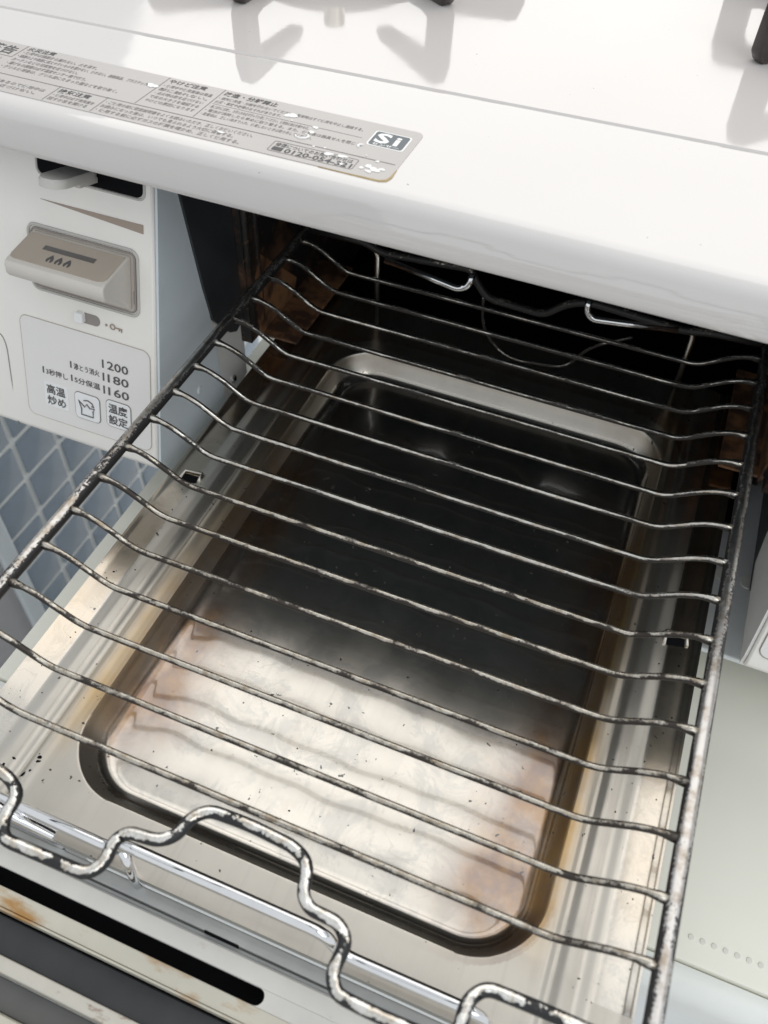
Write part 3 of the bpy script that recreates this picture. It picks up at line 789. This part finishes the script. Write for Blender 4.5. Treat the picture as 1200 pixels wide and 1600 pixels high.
# turned-down hem all round
border = [i for i in range(nx)] + [j * nx + nx - 1 for j in range(1, ny)] + [(ny - 1) * nx + i for i in range(nx - 2, -1, -1)] + [j * nx for j in range(ny - 2, 0, -1)]
b0 = len(V)
for i in border:
    x, y, z = V[i]
    V.append((x, y, z - 0.0045))
nb = len(border)
for k in range(nb):
    F.append((border[k], border[(k + 1) % nb], b0 + (k + 1) % nb, b0 + k))
pan = thing('grill_pan', 'stained stainless steel drip tray pulled out below the wire rack', 'grill pan', ((X0 + X1) / 2, (Y0 + Y1) / 2, -0.0685))
tray = mo('tray', (V, F), M_tray, pan, True, auto=60)
ca = tray.data.color_attributes.new('stain', 'FLOAT_COLOR', 'POINT')
cc = WL[tray.name]
def g(x, c, w): return math.exp(-((x - c) / w) ** 2)
for i, v in enumerate(tray.data.vertices):
    x, y = v.co.x + cc.x, v.co.y + cc.y
    d = basin_d(x, y)
    side = min(x - BX0, BX1 - x); fr = y - BY0
    f = sst(-0.262, -0.235, y) * (1 - 0.5 * sst(-0.12, -0.04, y))
    br = 1.0 * g(side, 0.009, 0.0115) * (f if x < 0.11 else sst(-0.268, -0.250, y)) * (1 - sst(-0.10, -0.035, y)) if d < 0.002 else 0.0
    br += 0.95 * math.exp(-(((x - 0.190) / 0.017) ** 2 + ((y + 0.247) / 0.024) ** 2)) if d < 0.003 else 0.0
    br += 0.42 * g(side, 0.022, 0.012) * f if d < 0 else 0.0
    br += 0.85 * sst(-0.075, -0.035, y) * sst(0.030, 0.0, y) * (1 if d > 0.010 else 0)
    s = min(x - X0, X1 - x)
    ye = 1.0 * g(s, 0.0335, 0.0050) * sst(-0.275, -0.235, y) * (1 - 0.5 * sst(-0.13, -0.06, y)) * (0.75 if x < 0.11 else 1.0)
    ye += 0.34 * sst(-0.262, -0.22, y) * (1 if s < 0.012 else 0)
    bt = 1.0 if d < -0.008 else (0.1 if (y < -0.268 or s > 0.013) else 1.0)
    ca.data[i].color = (min(1, br), min(1, ye), bt, 1.0 if (d > -0.004 and (s > 0.0135 or y < -0.268)) else 0.0)
# stop tabs punched in both flanges
for x in (-0.0004, 0.2273):
    mo('stop_tab', join(tube([(x - 0.0042, -0.1285, -0.0546), (x - 0.0042, -0.1215, -0.0540), (x + 0.0042, -0.1205, -0.0540), (x + 0.0048, -0.1255, -0.0546)], 0.0008, 6)), M_tray, pan, True)
    mo('punched_hole', extrude_poly([(x - 0.0036, -0.1280), (x + 0.0040, -0.1262), (x + 0.0034, -0.1225), (x - 0.0034, -0.1228)], lambda a, b, h: (a, b, -0.0549 + h), -0.0001, 0.0003), M_hole, pan)
# burnt crust flakes
fl_ = []
rnd = random.Random(5)
for k in range(70):
    r = rnd.random()
    if r < 0.35: x, y = rnd.uniform(-0.006, 0.006), rnd.uniform(-0.275, -0.13)
    elif r < 0.65: x, y = rnd.uniform(0.218, 0.235), rnd.uniform(-0.275, -0.10)
    elif r < 0.80: x, y = rnd.uniform(0.010, 0.022), rnd.uniform(-0.286, -0.262)
    else: x, y = rnd.uniform(0.05, 0.19), rnd.uniform(-0.25, -0.16)
    z = tray_z(x, y); q = rnd.uniform(0.00015, 0.0006) * (2.4 if 0.65 <= r < 0.80 else 1.0); a = rnd.uniform(0, 3.14); e = rnd.uniform(0.3, 0.9)
    n = 7; pts = []
    for i in range(n):
        t = 2 * math.pi * i / n; rr = q * rnd.uniform(0.6, 1.3)
        dx, dy = rr * math.cos(t), rr * e * math.sin(t)
        pts.append((x + dx * math.cos(a) - dy * math.sin(a), y + dx * math.sin(a) + dy * math.cos(a)))
    b_ = [(p[0], p[1], tray_z(*p) - 0.0001) for p in pts]; t_ = [(x + (p[0] - x) * .7, y + (p[1] - y) * .7, tray_z(*p) + 0.00028) for p in pts]
    fl_.append((b_ + t_, [tuple(range(n, 2 * n))] + [(i, (i + 1) % n, n + (i + 1) % n, n + i) for i in range(n)]))
crust = mo('burnt_crust', join(*fl_), M_hole, pan); crust['kind'] = 'stuff'

# ------------------------------------------------------------------ wire rack
rack = thing('wire_rack', 'worn steel wire grill rack with sixteen cross bars, pulled out over the tray', 'grill rack', (0.115, -0.135, -0.012))
WR = 0.23; D = 0.0179
def rail(x): return tube([(x, 0.014 - 0.3035 * k / 40, 0.0) for k in range(41)], 0.0026, 12)
mo('rail', rail(0.0 - 0.0015), M_rail, rack, True)
mo('rail', rail(WR + 0.0015), M_rail, rack, True)
def bar_pts(y):
    half = [(0.0, 0.0002), (0.0055, 0.0001), (0.0115, -0.0022), (0.0235, -0.0100), (0.0275, -0.0113), (0.0330, -0.0114)]
    p = [(x, y, z) for x, z in half] + [(WR - x, y, z) for x, z in reversed(half)]
    p = fillet(p, 0.0045, 4)
    out = []
    for a, b in zip(p, p[1:]):
        n = max(1, int((b - a).length / 0.004))
        out += [a.lerp(b, k / n) for k in range(n)]
    return out + [p[-1]]
b0_ = mo('cross_bar', tube(bar_pts(0.0), 0.00119, 8, rf=lambda t: 1 + 0.55 * max(0.0, 1 - min(t, 1 - t) / 0.03)), M_bar, rack, True)
me_f = b0_.data.copy(); me_f.materials[0] = M_barf
for k in range(1, 16):
    b = copy_at(b0_, rack, (0, -D * k, 0))
    if k >= 9: b.data = me_f
fw = [(-0.0015, -0.2895), (0.030, -0.2895), (0.0425, -0.2897), (0.0492, -0.2935), (0.0488, -0.3000), (0.0525, -0.3056), (0.0660, -0.3052), (0.0800, -0.3048), (0.0828, -0.3000), (0.0815, -0.2945), (0.0838, -0.2906), (0.0935, -0.2898), (0.0975, -0.2865),
      (0.0985, -0.2805), (0.1025, -0.2766), (0.1150, -0.2760), (0.1295, -0.2768), (0.1350, -0.2795), (0.1370, -0.2875), (0.1400, -0.2897), (0.1490, -0.2900), (0.1526, -0.2935), (0.1520, -0.3020), (0.1550, -0.3058), (0.1640, -0.3062), (0.1830, -0.3058), (0.1868, -0.3020), (0.1864, -0.2945), (0.1900, -0.2898), (0.2050, -0.2893), (WR + 0.0015, -0.2895)]
mo('front_wire', tube(fillet([(x, y, -0.0012 + (0.0012 if abs(x - 0.115) < 0.025 else 0)) for x, y in fw], 0.0045, 4), 0.0019, 10), M_wire, rack, True,
   label='zigzag front wire with black coating peeling off its top')
rw = [(-0.0015, 0.012, 0.0), (0.030, 0.013, 0.0), (0.0400, 0.013, -0.004), (0.0870, 0.013, 0.0), (0.0900, 0.012, -0.004), (0.0974, 0.012, -0.0134), (0.1277, 0.012, -0.0147), (0.1373, 0.012, -0.0053), (0.1476, 0.012, -0.0010), (0.195, 0.013, -0.004), (0.205, 0.013, -0.0015), (WR + 0.0015, 0.013, 0.0)]
mo('rear_wire', tube(fillet(rw, 0.005, 4), 0.0020, 10), M_rearw, rack, True)
M_clean = plain('clean_steel', (0.66, 0.645, 0.61), 0.2, 1.0, var=0.12, scale=150)
mo('rear_clip', tube(fillet([(0.0425, 0.0105, -0.0055), (0.0834, 0.0085, -0.0102), (0.0882, 0.0090, -0.0072), (0.0890, 0.0110, -0.0010)], 0.004, 4), 0.0019, 10), M_chrome, rack, True)
mo('rear_clip', tube(fillet([(0.1476, 0.0110, 0.0010), (0.1480, 0.0100, -0.0050), (0.1515, 0.0100, -0.0085), (0.1914, 0.0120, -0.0038)], 0.004, 4), 0.0019, 10), M_chrome, rack, True)
for x0, x1 in ((0.0367, 0.0361), (0.1990, 0.2003)):
    mo('rear_leg', tube(fillet([(x0 - 0.002, 0.0145, -0.0030), (x0, 0.0150, -0.0070), (x1, 0.0185, -0.0550)], 0.004, 4), 0.0016, 9), M_clean, rack, True)
mo('rear_loop', tube(fillet([(0.0935, 0.020, -0.014), (0.0960, 0.020, -0.0400), (0.1110, 0.020, -0.0540), (0.1440, 0.020, -0.0500), (0.1520, 0.020, -0.0330), (0.172, 0.020, -0.020)], 0.010, 5), 0.0009, 8), M_bar, rack, True)

# ------------------------------------------------------------------ grill door with the support wire
door = thing('grill_door', 'grill drawer front with slotted white flange, rust and chrome support wire', 'grill door', (0.115, -0.318, -0.09))
rod = [(-0.020, -0.2865, -0.046), (0.0640, -0.2865, -0.046), (0.0690, -0.2865, -0.0425), (0.0705, -0.2862, -0.0375), (0.0755, -0.2862, -0.0360), (0.1400, -0.2860, -0.0362), (0.1440, -0.2862, -0.0390), (0.1462, -0.2866, -0.0440), (0.1510, -0.2868, -0.0465), (0.1900, -0.2866, -0.0460), (0.1960, -0.2866, -0.0500), (0.1965, -0.2866, -0.0620)]
mo('support_wire', tube(fillet(rod, 0.0035, 5), 0.0020, 14), M_chrome, door, True)
mo('wire_hook', tube(fillet([(0.0150, -0.2885, -0.0440), (0.0240, -0.2900, -0.0440), (0.0420, -0.2880, -0.0580), (0.0430, -0.2880, -0.0640)], 0.003, 4), 0.0021, 10), M_chrome, door, True)
mo('wire_hook', tube(fillet([(0.0700, -0.2862, -0.0400), (0.0735, -0.2895, -0.0520), (0.0740, -0.2898, -0.0640)], 0.003, 4), 0.0019, 10), M_chrome, door, True)
mo('bracket', join(box(-0.06, 0.232, -0.2942, -0.2897, -0.0660, -0.0618, 0.0004), box(-0.06, 0.232, -0.2956, -0.2944, -0.0700, -0.0640, 0.0002), box(-0.06, 0.232, -0.2966, -0.2958, -0.0690, -0.0625, 0.0002)), M_bracket, door)
mo('bracket_slot', box(0.1020, 0.1145, -0.29455, -0.2940, -0.0640, -0.0616), M_hole, door)
# flange with a long slot: outline and slot bridged
def flange():
    oy0, oy1 = -0.3134, -0.2968
    sl = rrect(-0.05, 0.1292, -0.3079, -0.3026, 0.0024, 6)
    x0, x1 = -0.06, 0.232
    parts = [box(x0, x1, -0.3026, oy1, -0.0618, -0.0600, 0.0003)]
    # rounded slot end
    pts = [(x1, -0.3026)] + [(x1, -0.3079)]
    arc = [(0.1268 + 0.00265 * math.cos(math.radians(a)), -0.30525 + 0.00265 * math.sin(math.radians(a))) for a in range(-90, 91, 15)]
    poly = [(x1, -0.3079)] + [(x1, -0.3026)] + list(reversed(arc))
    parts.append(extrude_poly(poly, lambda a, b, h: (a, b, h), -0.0617, -0.06005))
    return join(*parts)
mo('slotted_flange', flange(), M_flange, door, True, auto=30)
mo('flange_edge', box(-0.06, 0.232, -0.3134, -0.3079, -0.0618, -0.0600, 0.0003), M_rusty, door)
mo('flange_lip', box(-0.06, 0.128, -0.3143, -0.3136, -0.0640, -0.0594, 0.0002), M_rusty, door)
for x in (0.1360, 0.1620, 0.1880):
    mo('flange_notch', box(x, x + 0.0065, -0.3136, -0.3106, -0.0612, -0.0598), M_hole, door)
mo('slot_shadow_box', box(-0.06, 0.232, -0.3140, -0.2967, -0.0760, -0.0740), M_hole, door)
mo('glass_panel', box(-0.06, 0.232, -0.3250, -0.3146, -0.0700, -0.0660, 0.0004), M_dark, door)
mo('front_trim', box(-0.06, 0.232, -0.3298, -0.3253, -0.0680, -0.0605, 0.0010), M_redrust, door, True, auto=40)
mo('handle_groove', box(-0.06, 0.232, -0.3385, -0.3300, -0.0740, -0.0660, 0.0004), plain('grey_plastic', (0.11, 0.11, 0.105), 0.4, var=0.15, scale=60), door)
mo('handle', box(-0.06, 0.232, -0.3600, -0.3388, -0.0760, -0.0600, 0.002), M_rusty, door, True, auto=40)
